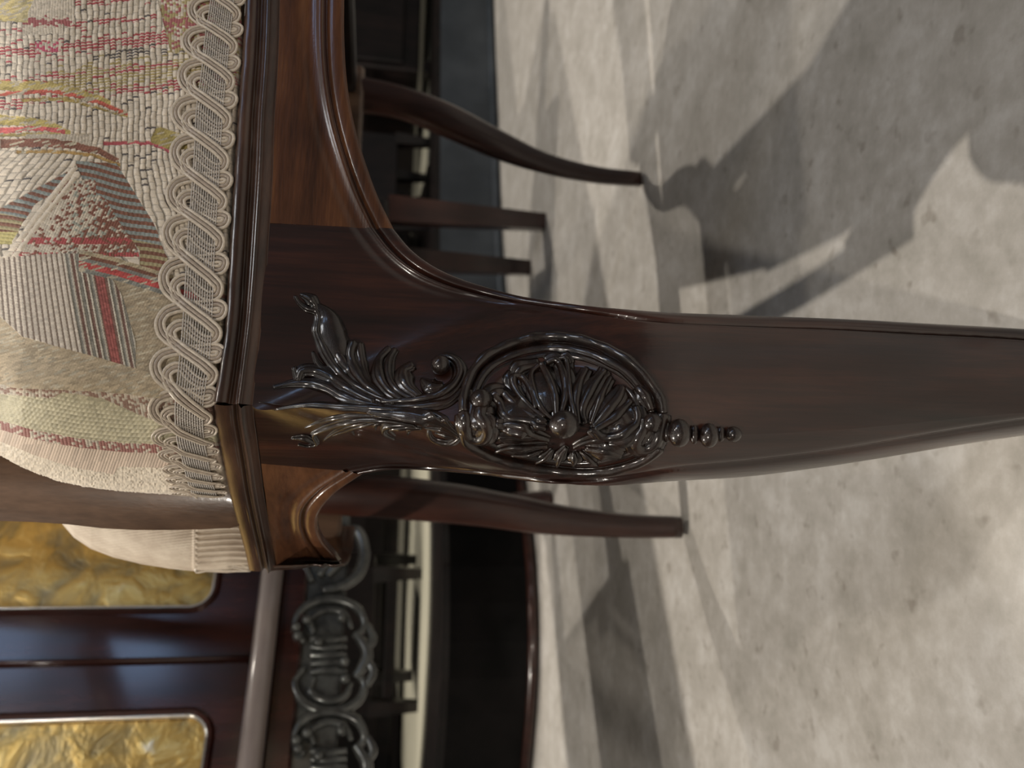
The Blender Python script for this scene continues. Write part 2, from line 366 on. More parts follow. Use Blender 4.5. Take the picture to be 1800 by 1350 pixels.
# the rail turns back out of sight and runs to the rear leg
rows = []
g0 = G3[0]; zz = g0[:, 2]
for (x, y, k) in [(-.165, .86, 1), (-.175, .80, 1), (-.160, .68, 1), (-.140, .58, 1), (-.123, .51, 1), (-.112, .467, 1)]:
    r = g0.copy(); base = g0[0]
    e = sm(.5, .8, y); r[:, 0] = x+(g0[:, 0]-base[0])*.3; r[:, 1] = y+(g0[:, 1]-base[1])*.3
    r[:, 2] = zz-(zz-zz.max())*0*e
    rows.append(r)
G3b = np.concatenate([np.array(rows), G3], 0)
own(grid_mesh('side_rail', G3b, M_SRAIL, flip=True))

# BVH over rail + leg for laying carving on it
def bvh_of(Gs):
    V = []; Fc = []
    for G in Gs:
        n, m = G.shape[:2]; b = len(V); V += [tuple(v) for v in G.reshape(-1, 3)]
        i = (np.arange(n-1)[:, None]*m+np.arange(m-1)[None, :]).reshape(-1)+b
        Fc += np.stack([i, i+1, i+m+1, i+m], 1).tolist()
    return BVHTree.FromPolygons(V, Fc)
BV = bvh_of([G1[::2, :190:2], G2[::2, :90:2]])
def surf(x, y):
    d = ray(x, y); hit = BV.ray_cast(Vector(CAM), Vector(d).normalized())
    if hit[0] is None:
        return None
    n = hit[1]; n = -n if n.dot(Vector(d)) > 0 else n
    return hit[0], n
def stroke(pts, w, hgt=1.0, lift=0, n=None, taper=(0.35, 1, .5), side=8, flute=False):
    """carved ridge: pts in photo px on the leg surface, w width px; returns MB"""
    L = sum(math.dist(pts[i], pts[i+1]) for i in range(len(pts)-1)); n = n or max(8, int(L/3.5))
    q = spline(pts, n); P3 = []; U = []; R = []
    last = None
    for i, (x, y) in enumerate(q):
        s = surf(x, y) or last
        if s is None: continue
        last = s; t = i/(n-1); tp = np.interp(t, [0, .5, 1], taper)
        r = w*.5*tp*.345/FPX*(1+.06*math.sin(i*.5+pts[0][0])+.04*math.sin(i*.27+pts[0][1]))
        P3.append(s[0]+s[1]*(lift*.345/FPX+r*.15)); U.append(s[1]); R.append(r)
    # smooth the normals
    for _ in range(3): U = [(U[max(i-1, 0)]+U[i]+U[min(i+1, len(U)-1)]).normalized() for i in range(len(U))]
    for _ in range(2): P3 = [P3[0]]+[(P3[i-1]+P3[i]*2+P3[i+1])/4 for i in range(1, len(P3)-1)]+[P3[-1]]
    mb = MB()
    mb.tube(P3, R, side, flat=hgt, up=U)
    return mb
def carve(name, strokes, mat=M_CARVE, body=2.3):
    mb = MB()
    for s in strokes:
        pts, w, hg, lift = s[0], s[1], s[2], s[3]
        k = stroke(pts, w*1.3, hg*.85, lift, None, s[5]); mb.add(k.v, k.f)
        k = stroke(pts, w*body, .30, -1, None, (s[5][0]*.8, 1, s[5][2])); mb.add(k.v, k.f)
    o = own(mb.build(name, mat), front_leg); o.matrix_parent_inverse = Matrix.Identity(4)
    return o
zA = lambda L: [(480+x/3.375, 500+y/3.375) for x, y in L]      # measured on an enlarged view of the leaf carving
zB = lambda L: [(780+x/3.333, 560+y/3.333) for x, y in L]      # and of the medallion
SA = lambda L, w, h=1.2, lift=0, tp=(.35, 1, .5): (zA(L), w, h, lift, None, tp)
SB = lambda L, w, h=1.2, lift=0, tp=(.5, 1, .6): (zB(L), w, h, lift, None, tp)
carve('acanthus_leaf', [SA([(130, 70), (150, 105), (200, 145), (262, 165), (272, 210), (262, 270), (290, 350), (330, 430), (400, 530), (500, 610), (640, 680), (720, 710)], 13, 1.3, 1),
      SA([(160, 60), (215, 85), (255, 130), (262, 165)], 12, 1.2, 0),
      SA([(230, 120), (320, 190), (350, 290), (390, 400), (450, 490)], 24, .5, 0),
      SA([(300, 230), (340, 330), (400, 440), (480, 540), (600, 640)], 16, .9, 0)])
carve('acanthus_leaf', [SA([(235, 400), (270, 480), (340, 540), (450, 610), (560, 670)], 12, 1.2),
      SA([(300, 400), (345, 490), (420, 560), (520, 630)], 12, .8)])
carve('acanthus_leaf', [SA([(482, 345), (462, 400), (480, 500), (540, 590), (650, 675)], 16, 1.3, 1, (.9, 1, .4)),
      SA([(505, 350), (515, 430), (530, 510), (590, 600)], 12, .8, 0, (.9, 1, .4)),
      SA([(425, 380), (440, 450), (500, 560)], 9, .8)])
carve('acanthus_leaf', [SA([(125, 490), (150, 575), (165, 520), (230, 510), (340, 550), (440, 620), (600, 700)], 16, 1.0),
      SA([(0, 612), (100, 590), (300, 600), (450, 680), (620, 712)], 14, .8), SA([(250, 600), (380, 640), (500, 690), (640, 725)], 12, .9)])
carve('acanthus_leaf', [SA([(695, 385), (640, 450), (640, 560), (695, 640), (790, 700)], 15, 1.3, 1, (.8, 1, .4)),
      SA([(725, 390), (690, 460), (690, 560), (745, 640), (850, 690)], 12, 1.3, 1, (.8, 1, .4)),
      SA([(830, 480), (775, 520), (790, 600), (870, 665)], 17, 1.0, 0, (.8, 1, .4))])
carve('volute', [SA([(640, 700), (850, 690), (1000, 655), (1085, 590), (1112, 520), (1085, 460), (1020, 436), (960, 470)], 13, 1.5, 1, (.5, 1, .8)),
      SA([(700, 725), (920, 722), (1060, 690), (1125, 620)], 12, 1.2),
      SA([(880, 560), (940, 610), (1010, 600)], 16, .8)])
def bead(cx, cy, rx, ry, name='bead', h=1.0, sink=.25):
    s = surf(cx, cy)
    mb = MB(); k = .34/FPX; mb.ball((0, 0, 0), 1, None, (1, 1, 1))
    n = s[1]; t = Vector(DI); t = (t-n*t.dot(n)).normalized(); b = n.cross(t)
    c = s[0]+n*(min(rx, ry)*k*(h-sink))
    mb.v = [tuple(c+t*(v[0]*rx*k)+b*(v[1]*ry*k)+n*(v[2]*min(rx, ry)*k*h)) for v in mb.v]
    o = own(mb.build(name, M_CARVE), front_leg); o.matrix_parent_inverse = Matrix.Identity(4); return o
bead(480+1000/3.375, 500+505/3.375, 18, 18)
carve('acanthus_leaf', [SA([(0, 742), (200, 712), (400, 722), (700, 742), (1000, 790), (1100, 890)], 10, .9), SA([(560, 760), (800, 770), (1000, 830), (1110, 905)], 16, .7)])
carve('acanthus_leaf', [SA([(110, 912), (160, 905), (220, 918), (255, 940)], 12, 1.4), SA([(150, 945), (200, 958), (262, 940), (235, 890), (290, 860), (380, 825), (500, 800), (650, 800), (840, 830)], 10, 1.6, 1),
      SA([(190, 850), (300, 808), (450, 782), (600, 780)], 8, 1.2), SA([(300, 925), (360, 880), (430, 845), (560, 818)], 8, 1.2), SA([(345, 900), (420, 870), (520, 835)], 7, 1.2)])
carve('acanthus_leaf', [SA([(480, 890), (460, 862), (520, 838), (620, 815)], 8, 1.4), SA([(720, 912), (655, 870), (670, 835), (740, 825), (850, 835)], 10, 1.6, 1), SA([(725, 895), (690, 862), (760, 845), (880, 850)], 9, 1.4),
      SA([(800, 890), (800, 860), (880, 855)], 8, 1.2), SA([(610, 860), (600, 835), (660, 815)], 7, 1.2)])
carve('acanthus_leaf', [SA([(925, 860), (930, 900), (1000, 935), (1060, 940), (1110, 905)], 11, 1.3), SA([(900, 850), (990, 862), (1100, 895)], 10, 1.1), SA([(960, 880), (1030, 900), (1090, 915)], 8, 1)])
ringo = [(120, 560), (122, 470), (150, 370), (215, 265), (330, 188), (500, 132), (690, 120), (850, 150), (1000, 212), (1120, 290), (1205, 390), (1262, 480), (1278, 560)]
carve('medallion_ring', body=1.5, strokes=[SB(ringo, 15, 1.7, 2, (1, 1, 1)), SB([(x+(660-x)*.095, y+(500-y)*.13) for x, y in ringo], 13, 1.0, -3, (1, 1, 1)),
      SB([(x+(660-x)*.15, y+(500-y)*.24) for x, y in ringo[1:-1]], 9, 1.0, -3, (.5, 1, .5))])
ringb = [(118, 640), (130, 700), (200, 755), (330, 815), (500, 855), (700, 882), (900, 885), (1080, 850), (1200, 800), (1262, 745)]
carve('medallion_ring', body=1.5, strokes=[SB(ringb, 14, 1.6, 2, (1, 1, 1)), SB([(x+(660-x)*.10, y-42) for x, y in ringb], 10, 1.3, -2, (1, 1, 1))])
carve('ring_scroll', [SB([(120, 560), (130, 620), (150, 680), (240, 690), (262, 640), (215, 585), (225, 520)], 20, 1.2, 0, (1, 1, 1)), SB([(150, 420), (170, 520), (150, 600)], 16, 1.2, 0)])
bead(780+225/3.333, 560+495/3.333, 20, 19, 'ring_knob', .9)
carve('ring_scroll', [SB([(1278, 560), (1262, 660), (1225, 740), (1150, 760), (1120, 730), (1165, 650), (1175, 590)], 18, 1.2, 0, (1, 1, 1)), SB([(1130, 400), (1185, 470), (1215, 540)], 18, 1.3, 0), SB([(1060, 400), (1120, 470), (1160, 570)], 9, 1.2, 3)])
bead(780+1212/3.333, 560+612/3.333, 17, 17, 'ring_knob', .9)
# petals of the flower in the medallion
carve('petal', body=2.9, strokes=[SB([(600, 610), (480, 560), (400, 500), (330, 440), (285, 455), (335, 520), (360, 580), (470, 605), (600, 625)], 16, 1.3, 4), SB([(330, 480), (400, 540), (520, 590)], 26, .8, 0),
      SB([(590, 590), (500, 520), (410, 400), (400, 345), (450, 350), (520, 450), (540, 540)], 12, 1.6, 5)])
carve('petal', body=2.9, strokes=[SB([(640, 600), (590, 560), (530, 440), (520, 320), (560, 270)], 12, 1.5, 5), SB([(660, 590), (655, 470), (610, 350), (565, 262)], 15, 1.6, 6),
      SB([(560, 560), (600, 500), (590, 400), (560, 320)], 22, .7, 1), SB([(680, 590), (715, 470), (705, 330), (650, 240), (600, 262)], 15, 1.5, 4), SB([(450, 400), (430, 320), (560, 268)], 14, 1, 2)])
carve('petal', body=2.9, strokes=[SB([(770, 610), (745, 470), (735, 350), (722, 240)], 8, 2.2, 8, (1, 1, 1)), SB([(660, 240), (720, 232), (745, 270)], 10, 1.4, 4),
      SB([(790, 620), (775, 500), (800, 380), (840, 300)], 15, 1.3, 3), SB([(830, 620), (810, 560), (850, 450), (930, 330), (950, 300)], 15, 1.4, 4)])
carve('petal', body=2.9, strokes=[SB([(860, 620), (890, 540), (930, 440), (980, 350)], 11, 1.5, 4), SB([(870, 640), (960, 540), (1040, 430), (1050, 400)], 17, 1.2, 3), SB([(880, 650), (1000, 580), (1100, 480)], 17, 1.2, 3),
      SB([(850, 645), (960, 690), (1080, 665), (1140, 600), (1130, 520)], 16, 1.4, 4), SB([(960, 620), (1060, 580), (1120, 540)], 22, .8, 1)])
carve('petal', body=2.9, strokes=[SB([(620, 700), (500, 655), (390, 630), (300, 615)], 14, 1.3, 3), SB([(610, 735), (480, 745), (340, 752), (310, 765)], 11, 1.4, 4), SB([(580, 765), (500, 790), (400, 790)], 9, 1.4, 3),
      SB([(560, 690), (420, 690), (320, 690)], 14, 1.0, 1), SB([(640, 760), (600, 810), (540, 840)], 9, 1.2, 2)])
carve('petal', body=2.9, strokes=[SB([(720, 745), (690, 790), (665, 850)], 10, 1.4, 4), SB([(760, 750), (830, 715), (950, 700), (1080, 705)], 12, 1.2, 2), SB([(760, 775), (770, 820), (760, 850)], 12, 1.2, 3),
      SB([(800, 770), (850, 810), (900, 850)], 9, 1.3, 3), SB([(830, 760), (930, 770), (1040, 800)], 16, .9, 2), SB([(850, 740), (960, 735), (1090, 745)], 12, .8, 1)])
bead(780+700/3.333, 560+650/3.333, 26, 24, 'flower_boss', 1.15, -.15)
for cx, cy, rx, ry in ((1188, 761, 20, 25), (1240, 765, 17, 22), (1284, 763, 15, 14)):
    bead(cx, cy, rx, ry, 'bead', 1.0)
for cx, cy, rx, ry in ((1170, 760, 8, 18), (1218, 764, 8, 17), (1264, 763, 8, 14)):
    bead(cx, cy, rx, ry, 'bead_collar', .9)

# -- top mouldings of the rail
def strip(name, T, Mx, plane, mat, n, profile_fn, flip=False, parent=None):
    T = np.array([(x, y, float(plane(x, y))) for x, y in T]); B_ = np.array([(x, y, float(plane(x, y))) for x, y in Mx])
    t = np.concatenate([[0], np.cumsum(np.linalg.norm(np.diff(B_[:, :2], axis=0), axis=1))]); q = np.linspace(0, t[-1], n)
    a = hermite(t, T, q); b = hermite(t, B_, q); m = 64
    j = np.linspace(0, 1, m); PA = P(a[:, 0], a[:, 1], a[:, 2]); PB = P(b[:, 0], b[:, 1], b[:, 2])
    G = PA[:, None]+(PB-PA)[:, None]*j[None, :, None]; h = profile_fn(j)[None, :]*np.ones((n, 1))
    nn = np.cross(np.gradient(G, axis=0), np.gradient(G, axis=1)); nn /= np.linalg.norm(nn, axis=2, keepdims=True); nn *= np.sign((nn*(CAM-G)).sum(2, keepdims=True))
    wob = (np.sin(np.linspace(0, t[-1], n)*.09)*.3+np.sin(np.linspace(0, t[-1], n)*.021)*.4)[:, None]
    G = G+nn*((h+wob*(j < .4))*.35/FPX)[..., None]
    topc = PA+F*.02; G = np.concatenate([topc[:, None], G, (PB+F*.01)[:, None]], 1)
    o = grid_mesh(name, G, mat, flip=flip)
    return own(o)
def prof_front(j):
    h = np.where(j < .36, 11*np.sqrt(np.clip(1-((j-.17)/.20)**2, 0, 1)), 0)
    h += -5*np.exp(-((j-.46)/.06)**2) + np.where((j > .56), 7*np.exp(-((j-.64)/.035)**2), 0)+np.where(j > .66, 4.5*(1-sm(.70, 1.0, j)), 0)
    return h
TF = [(437, -300), (434, -150), (432, 0), (426, 110), (419, 200), (413, 300), (407, 400), (401, 500), (397, 570), (388, 640), (377, 708)]
MF = [(498, -300), (494, -150), (492, 0), (489, 110), (483, 200), (480, 300), (474, 400), (467, 500), (460, 570), (452, 640), (444, 712)]
strip('rail_moulding', TF, MF, dF, M_MOULD, 400, prof_front)
TSd = [(377, 708), (379, 735), (385, 770), (394, 815), (404, 865), (418, 920), (430, 965), (438, 1000)]
MSd = [(444, 712), (446, 735), (451, 770), (457, 815), (463, 865), (472, 920), (480, 965), (486, 1003)]
def prof_side(j):
    h = np.where(j < .5, 5*np.sqrt(np.clip(1-((j-.25)/.28)**2, 0, 1)), 0)
    return h-4*np.exp(-((j-.57)/.05)**2)+7*np.exp(-((j-.70)/.05)**2)+3*(1-sm(.75, 1, j))*(j > .7)
strip('rail_moulding', TSd, MSd, dS, M_MOULD, 200, prof_side, True)

# -- seat pad
def sil(x):   # lower (left-hand) outline of the pad, y as a function of x
    return np.interp(x, [-60, 0, 30, 60, 100, 150, 200, 260, 320, 380, 420], [755, 800, 817, 830, 845, 856, 862, 867, 870, 872, 873])
def pad_depth(x, y):
    x = np.asarray(x, float); y = np.asarray(y, float)
    k = .006
    a = dF(x, y); b = dS(x, y)+.0; h = np.sqrt((a-b)**2+4*k*k); d = (a+b+h)/2-.001
    s = (x-130)/300.; d = d-.016*np.exp(-((x-90)/150.)**2)*sm(420, 250, x)
    d = d+.00012*np.clip(40-x, 0, 500)**1.15*.5
    u = np.clip(1-(sil(x)-y)/70., 0, 1); d = d+.022*(1-np.sqrt(np.clip(1-u*u, 0, 1)))
    return d
def fabric(x, y):
    """woven pattern of the cover: height in px and colour, on the cloth's own coordinates"""
    n = x.shape
    def h2(a, b):
        v = np.sin(a*127.1+b*311.7)*43758.5453; return v-np.floor(v)
    cream = np.array([.60, .53, .44]); sh = np.ones(n)
    slope = np.interp(x, [-60, 0, 100, 200, 300, 400], [-.62, -.6, -.45, -.1, .25, .3])
    ystart = np.interp(x, [0, 200, 400], [150, 210, 260])
    Sft = slope*sm(0, 160, y-ystart)*np.clip(y-ystart, 0, 240)*.75 + (.09+.10*sm(0, 200, x))*np.clip(y-450, 0, 500)
    c = x-Sft+.02*y*(x-100)/200*sm(200, 0, y)*2
    # fat slub yarns
    c = c+.9*np.sin(y*.09+x*.05)+.5*np.sin(y*.23+x*.11)
    cp = 10.2; ci = np.floor(c/cp); cf = c/cp-ci-.5
    th = .80+.20*np.sin(y*.12+ci*2.3)+.22*(h2(ci, np.floor(y/13.+ci*.37))-.5)
    yb = y/13.+h2(ci, ci*0)*3; bi = np.floor(yb); bf = yb-bi-.5
    hf = 5.6*np.sqrt(np.clip(1-(cf/.5)**2, 0, 1))*th*(1-.5*np.clip(np.abs(bf)*2, 0, 1)**4)
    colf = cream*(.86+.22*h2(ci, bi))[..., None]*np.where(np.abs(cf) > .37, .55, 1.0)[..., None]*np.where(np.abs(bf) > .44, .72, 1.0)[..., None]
    # tie threads: rows across the yarns, in coloured bands
    yt = y+.10*x; row = np.floor(yt/5.2); rf = yt/5.2-row-.5
    bandr = np.exp(-((yt-95)/13.)**2)+.75*np.exp(-((yt-145)/6.)**2)+.7*np.exp(-((yt-58)/6.)**2)+.8*np.exp(-((yt-182)/8.)**2)+.6*np.exp(-((yt-20)/7.)**2)
    bando = np.exp(-((yt-155)/22.)**2)*sm(60, 130, x)
    bandk = .8*np.exp(-((yt-118)/9.)**2)*sm(120, 170, x)
    pr = h2(row, ci)
    tie = (np.abs(rf) < .30)
    mr = tie & (pr < bandr*.85); mo = tie & ~mr & (pr > 1-bando*.8); mk = tie & ~mr & ~mo & (h2(row+7, ci) < bandk*.7+.06)
    colf[mr] = (.36, .07, .085); colf[mo] = (.36, .29, .13); colf[mk] = (.10, .09, .09)
    hf = np.where(mr | mo | mk, hf-1.1, hf)
    # fine rib
    c_fat = c; c = np.where(y > 446, x-(.09+.10*sm(0, 200, x))*np.clip(y-450, 0, 500), np.where((y > 300) & (x < 260), x+.45*(y-380), c))
    fp = 4.9; fi = np.floor(c/fp); ff = c/fp-fi-.5; fr = np.floor((y+h2(fi, fi*0)*0+ (fi % 2)*2.2)/4.4); frf = (y+(fi % 2)*2.2)/4.4-fr-.5
    hr = 2.2*np.sqrt(np.clip(1-(ff/.5)**2, 0, 1))*(1-.6*(np.abs(frf)*2)**4)
    colr = np.ones(n+(3,))*np.array([.50, .44, .36])*(.8+.4*h2(fi, fr))[..., None]
    pk = h2(fi*3, fr)
    # satin (floats running along x with slight twill)
    ti = np.floor((y+.28*x)/3.0); tf = (y+.28*x)/3.0-ti-.5
    hs = .9*np.sqrt(np.clip(1-(tf/.55)**2, 0, 1))+.4*np.sin(x*.9+ti*2.1)
    def satin(col):
        q = .72+.5*h2(ti, np.floor((x+ti*3.7)/11.)); g = (h2(ti+5, np.floor((x+ti*5.1)/13.)) > .8)[..., None]
        return np.where(g, np.array([.42, .37, .28]), np.ones(n+(3,))*np.array(col))*q[..., None]
    H_ = hf.copy(); Cc = colf.copy()
    def put(mask, h, col):
        nonlocal H_, Cc
        H_ = np.where(mask, h, H_); Cc = np.where(mask[..., None], col, Cc)
    def below(pts): p = np.array(pts, float); return y > np.interp(x, p[:, 0], p[:, 1])
    jit = (h2(ci, ci*0)-.5)*10
    # fine rib zones at the top
    fineT = ((x > 45) & (x < 128) & (y < 48+jit)) | ((x > 40) & (x < 110) & (y > 38) & (y < 62+jit*.4)) | ((x > 277+.25*y) & (y < 92+jit))
    red_r = colr.copy(); msk = ((np.exp(-((y-40)/6.)**2)+np.exp(-((y-58)/5.)**2)*0+sm(270, 300, x)*.5) > pk); red_r[msk] = (.30, .10, .10)
    msk = (x > 270) & (h2(fi, fr+3) < .35); red_r[msk] = (.33, .27, .13)
    put(fineT, hr, red_r)
    put((x < 60-.5*y) & (y < 38), hs*.6, satin((.50, .41, .19)))
    put((x > 25) & (x < 50) & (y < 40), hs*.6, satin((.45, .38, .20)))
    put((x > 62+jit*.2) & (x < 108) & (y > 74) & (y < 92), hr, np.where((pk < .6)[..., None], np.array([.42, .08, .13]), colr))
    # sweeping gold and red satin bands
    def band(pts, w0, w1, col, h=None):
        p = np.array(pts, float); yc = np.interp(x, p[:, 0], p[:, 1])+jit*.25; m = (x < p[-1, 0]) & (x >= p[0, 0]-80) & (np.abs(y-yc) < np.interp(x, [p[0, 0], p[-1, 0]], [w0, w1]))
        put(m, (hs if h is None else h)*1.0-1.2, satin(col))
    band([(0, 152), (60, 150), (110, 156), (160, 168), (195, 182)], 9, 5, (.42, .34, .13))
    band([(0, 168), (30, 163), (90, 161), (130, 168), (180, 182), (225, 202)], 4, 4, (.45, .11, .08))
    band([(120, 176), (170, 190), (225, 206)], 3, 2, (.34, .26, .10))
    band([(0, 212), (50, 213), (90, 221), (125, 236)], 9, 5, (.44, .36, .13))
    band([(15, 229), (60, 226), (115, 231)], 5, 4, (.52, .12, .12))
    band([(40, 237), (90, 236), (130, 240)], 3, 3, (.40, .32, .14))
    put((y > 236) & (y < 250+.1*x) & (x > 45) & (x < 160), hr*.8, colr*.85)
    put((x > 265) & (x < 330) & below([(262, 250), (276, 222), (330, 240)]) & ~below([(262, 250), (300, 268), (330, 262)]), hs*.7, satin((.31, .25, .09)))
    band([(262, 252), (282, 260), (305, 270)], 3, 3, (.42, .10, .12))
    band([(82, 252), (130, 256), (175, 266), (210, 284)], 8, 5, (.22, .10, .07))
    band([(110, 268), (160, 272), (212, 290)], 3, 3, (.38, .25, .10))
    # herringbone floats, slate blue against brown
    hb = (below([(60, 330), (110, 310), (135, 284), (205, 288), (240, 345), (275, 400), (300, 450)]))
    right_edge = x < np.interp(y, [284, 340, 400, 450, 500], [208, 240, 272, 292, 300])+jit*.35
    left_edge = x > np.interp(y, [284, 330, 350, 400, 440], [132, 150, 185, 215, 245])
    sb_ = (y-.20*x)+2*np.sin(x*.05); si = np.floor(sb_/6.4); sf = sb_/6.4-si-.5
    hh = 2.2*np.sqrt(np.clip(1-(sf/.52)**2, 0, 1))+.5*np.sin(x*.8+si*1.7)
    blu = np.array([.21, .235, .225]); brn = np.array([.17, .075, .05]); olv = np.array([.30, .26, .15])
    scol = np.where((si % 2 == 0)[..., None], blu, brn)*(.85+.3*h2(si, np.floor(x/14.)))[..., None]
    scol = np.where(((y-.2*x > 375) & (si % 2 == 0))[..., None], olv, scol)
    put(right_edge & left_edge & hb & (y > 284) & (y < 470+.05*x), hh, scol)
    lf = (x < np.interp(y, [300, 330, 360, 400, 430, 445], [120, 112, 62, 38, 22, 5])) & (y > np.interp(x, [0, 60, 120], [368, 335, 302])) & (y < 430)
    put(lf, hh, np.where((y > 408)[..., None], np.array([.42, .37, .16]), scol))
    # fine basket
    bk = (x > np.interp(y, [315, 360, 400, 450], [112, 78, 58, 22])) & (x < np.interp(y, [315, 350, 400, 450], [165, 190, 225, 245])) & (y > 316) & (y < 452) & ~(right_edge & left_edge & hb & (x > 168))
    bcol = np.where((pk < np.interp(x, [80, 140, 230], [.15, .3, .7]))[..., None], np.array([.20, .085, .06]), colr*1.0)
    bcol = np.where(((pk > .85) & (x > 120))[..., None], np.array([.28, .29, .25]), bcol)
    bcol = np.where((((np.abs(y-424) < 6) | (np.abs(y-450) < 6)) & (pk > .45))[..., None], np.array([.36, .08, .08]), bcol)
    put(bk, hr*1.1, bcol)
    # two rows of fat diagonal slubs
    for o_, w_ in ((0, 6), (17, 5)):
        yc = y-o_; xc = np.interp(yc, [295, 330, 380, 420, 460], [132, 105, 66, 38, 5]); dd = (x-xc)/w_
        yb2 = y/17.+o_; b2 = yb2-np.floor(yb2)-.5
        put((np.abs(dd) < 1) & (yc > 296) & (yc < 462), 5.5*np.sqrt(np.clip(1-dd**2, 0, 1))*(1-.5*(np.abs(b2)*2)**5), np.ones(n+(3,))*cream)
    # below: ribs fanning down
    low = below([(-60, 462), (20, 452), (100, 446), (140, 440), (200, 452), (280, 482), (400, 500)])
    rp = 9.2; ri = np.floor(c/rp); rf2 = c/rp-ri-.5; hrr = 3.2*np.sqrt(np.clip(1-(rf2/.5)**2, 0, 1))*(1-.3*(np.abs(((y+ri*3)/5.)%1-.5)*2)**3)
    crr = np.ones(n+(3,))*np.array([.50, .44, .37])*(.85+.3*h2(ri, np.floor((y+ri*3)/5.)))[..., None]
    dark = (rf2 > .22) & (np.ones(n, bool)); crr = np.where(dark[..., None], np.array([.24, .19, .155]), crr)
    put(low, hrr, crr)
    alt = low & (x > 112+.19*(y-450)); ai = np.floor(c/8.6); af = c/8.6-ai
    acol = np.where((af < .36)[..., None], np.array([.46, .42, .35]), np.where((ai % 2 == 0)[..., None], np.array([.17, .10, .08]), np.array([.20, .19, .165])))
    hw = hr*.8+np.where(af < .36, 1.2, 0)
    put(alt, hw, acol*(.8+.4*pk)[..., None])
    cc = c-c*0; cx = x-.19*(y-450)
    put(low & (cx > 160) & (cx < 176) & (y > 478), hr*.9, np.ones(n+(3,))*np.array([.30, .095, .085])*(.7+.5*pk)[..., None])
    put(low & (x > np.interp(y, [475, 520, 600], [188, 215, 238])) & (cx > 186), hs*.8, satin((.33, .27, .19)))
    def sb_band(y0, w, col):
        yc = np.interp(x, [140, 200, 280, 420], [y0, y0+14, y0+38, y0+80]); put((np.abs(y-yc) < w) & (x > 138), hs*.9+.6, satin(col))
    sb_band(443, 4, (.36, .30, .20)); sb_band(450, 4, (.17, .075, .05)); sb_band(457, 4.5, (.20, .20, .18)); sb_band(465, 6, (.42, .075, .07)); sb_band(474, 4, (.20, .20, .18))
    # broad champagne satin sweeping to the fold
    sat = below([(-60, 530), (0, 555), (40, 592), (110, 612), (170, 628), (250, 652), (400, 690)]); put(sat, hs*.55, satin((.40, .325, .225)))
    # below the fold
    fold = below([(-60, 672), (0, 675), (30, 679), (120, 682), (220, 688), (300, 700), (420, 705)])
    put(fold, hr*.9, np.where((pk < .5)[..., None], np.array([.27, .17, .13]), colr))
    rope = below([(-60, 690), (0, 692), (90, 700), (110, 690), (180, 700), (260, 735), (400, 750)])
    yr = y-np.interp(x, [-60, 0, 60, 140, 220, 300, 400], [-24, 0, 17, 32, 40, 42, 38]); pi_ = np.floor(yr/7.2); pf_ = yr/7.2-pi_-.5
    put(rope, 2.8*np.sqrt(np.clip(1-(pf_/.5)**2, 0, 1))*(.8+.2*np.sin(x*.7+y*.5+pi_)), np.ones(n+(3,))*np.array([.47, .43, .30])*(.8+.35*h2(pi_, np.floor((x+y*.5)/7.)))[..., None])
    mar = yr > 738; put(mar, hr, np.where((pk < .62)[..., None], np.array([.30, .13, .11]), colr))
    gro = yr > 754; gi = (x+.35*y)/5.2; put(gro, 1.8*np.sqrt(np.clip(1-((gi-np.floor(gi)-.5)/.5)**2, 0, 1)), np.ones(n+(3,))*np.array([.56, .45, .36])*(.85+.3*h2(np.floor(gi), np.floor(y/30.)))[..., None])
    flf = yr > np.interp(x, [-60, 60, 120, 200, 210, 400], [768, 782, 790, 795, 780, 780]); put(flf, 2.2*h2(np.floor(x/3.), np.floor(y/3.)), np.ones(n+(3,))*np.array([.66, .58, .47])*(.85+.3*h2(np.floor(x/5.), np.floor(y/4.)))[..., None])
    return H_, Cc
xs = np.concatenate([np.linspace(-420, -24, 40), np.arange(-22, 424, 1.0)])
vv = np.concatenate([np.linspace(-380, -22, 60), np.arange(-20, 870, 1.05)]); vv = vv/vv[-1]
X, Vn = np.meshgrid(xs, vv, indexing='ij')
Y = np.where(Vn < 0, Vn*870, Vn*(sil(X)-.5))
D = pad_depth(X, Y)
G = P(X, Y, D)
nn = np.cross(np.gradient(G, axis=0), np.gradient(G, axis=1)); nn /= np.linalg.norm(nn, axis=2, keepdims=True)+1e-12; nn *= np.sign((nn*(CAM-G)).sum(2, keepdims=True))
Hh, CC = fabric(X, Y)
# pleat at the corner: cloth above the fold laps over the cloth below it
fy = np.interp(X, [-60, 0, 30, 120, 220, 300, 420], [672, 675, 679, 682, 688, 700, 705])
lap = 13*sm(-60, 0, Y-fy)*(Y < fy)*sm(0, 40, X)*sm(330, 250, X) - 5*np.exp(-np.clip(Y-fy, 0, 99)/8)*(Y >= fy)*sm(0, 40, X)
G = G+nn*((Hh*.75+lap)*.36/FPX)[..., None]
_tl = np.interp(Y, [p[1] for p in TF]+[735, 770, 815, 865], [p[0] for p in TF]+[379, 385, 394, 404])
G = G+F*(.010*sm(-10, 3, X-_tl))[..., None]
# close: bend the last columns back round the side, and the first rows over the top
bk_ = [G[:, -1]+F*q*.012+RI*(q*.0016) for q in (1, 2, 4)]
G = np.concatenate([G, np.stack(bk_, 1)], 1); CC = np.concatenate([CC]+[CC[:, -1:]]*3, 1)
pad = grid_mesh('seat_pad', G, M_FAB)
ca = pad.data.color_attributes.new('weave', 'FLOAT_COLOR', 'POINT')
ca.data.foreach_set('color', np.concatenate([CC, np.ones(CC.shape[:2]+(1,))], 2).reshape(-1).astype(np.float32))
own(pad); pad['label'] = 'cream tapestry pad woven with gold, red and slate motifs'

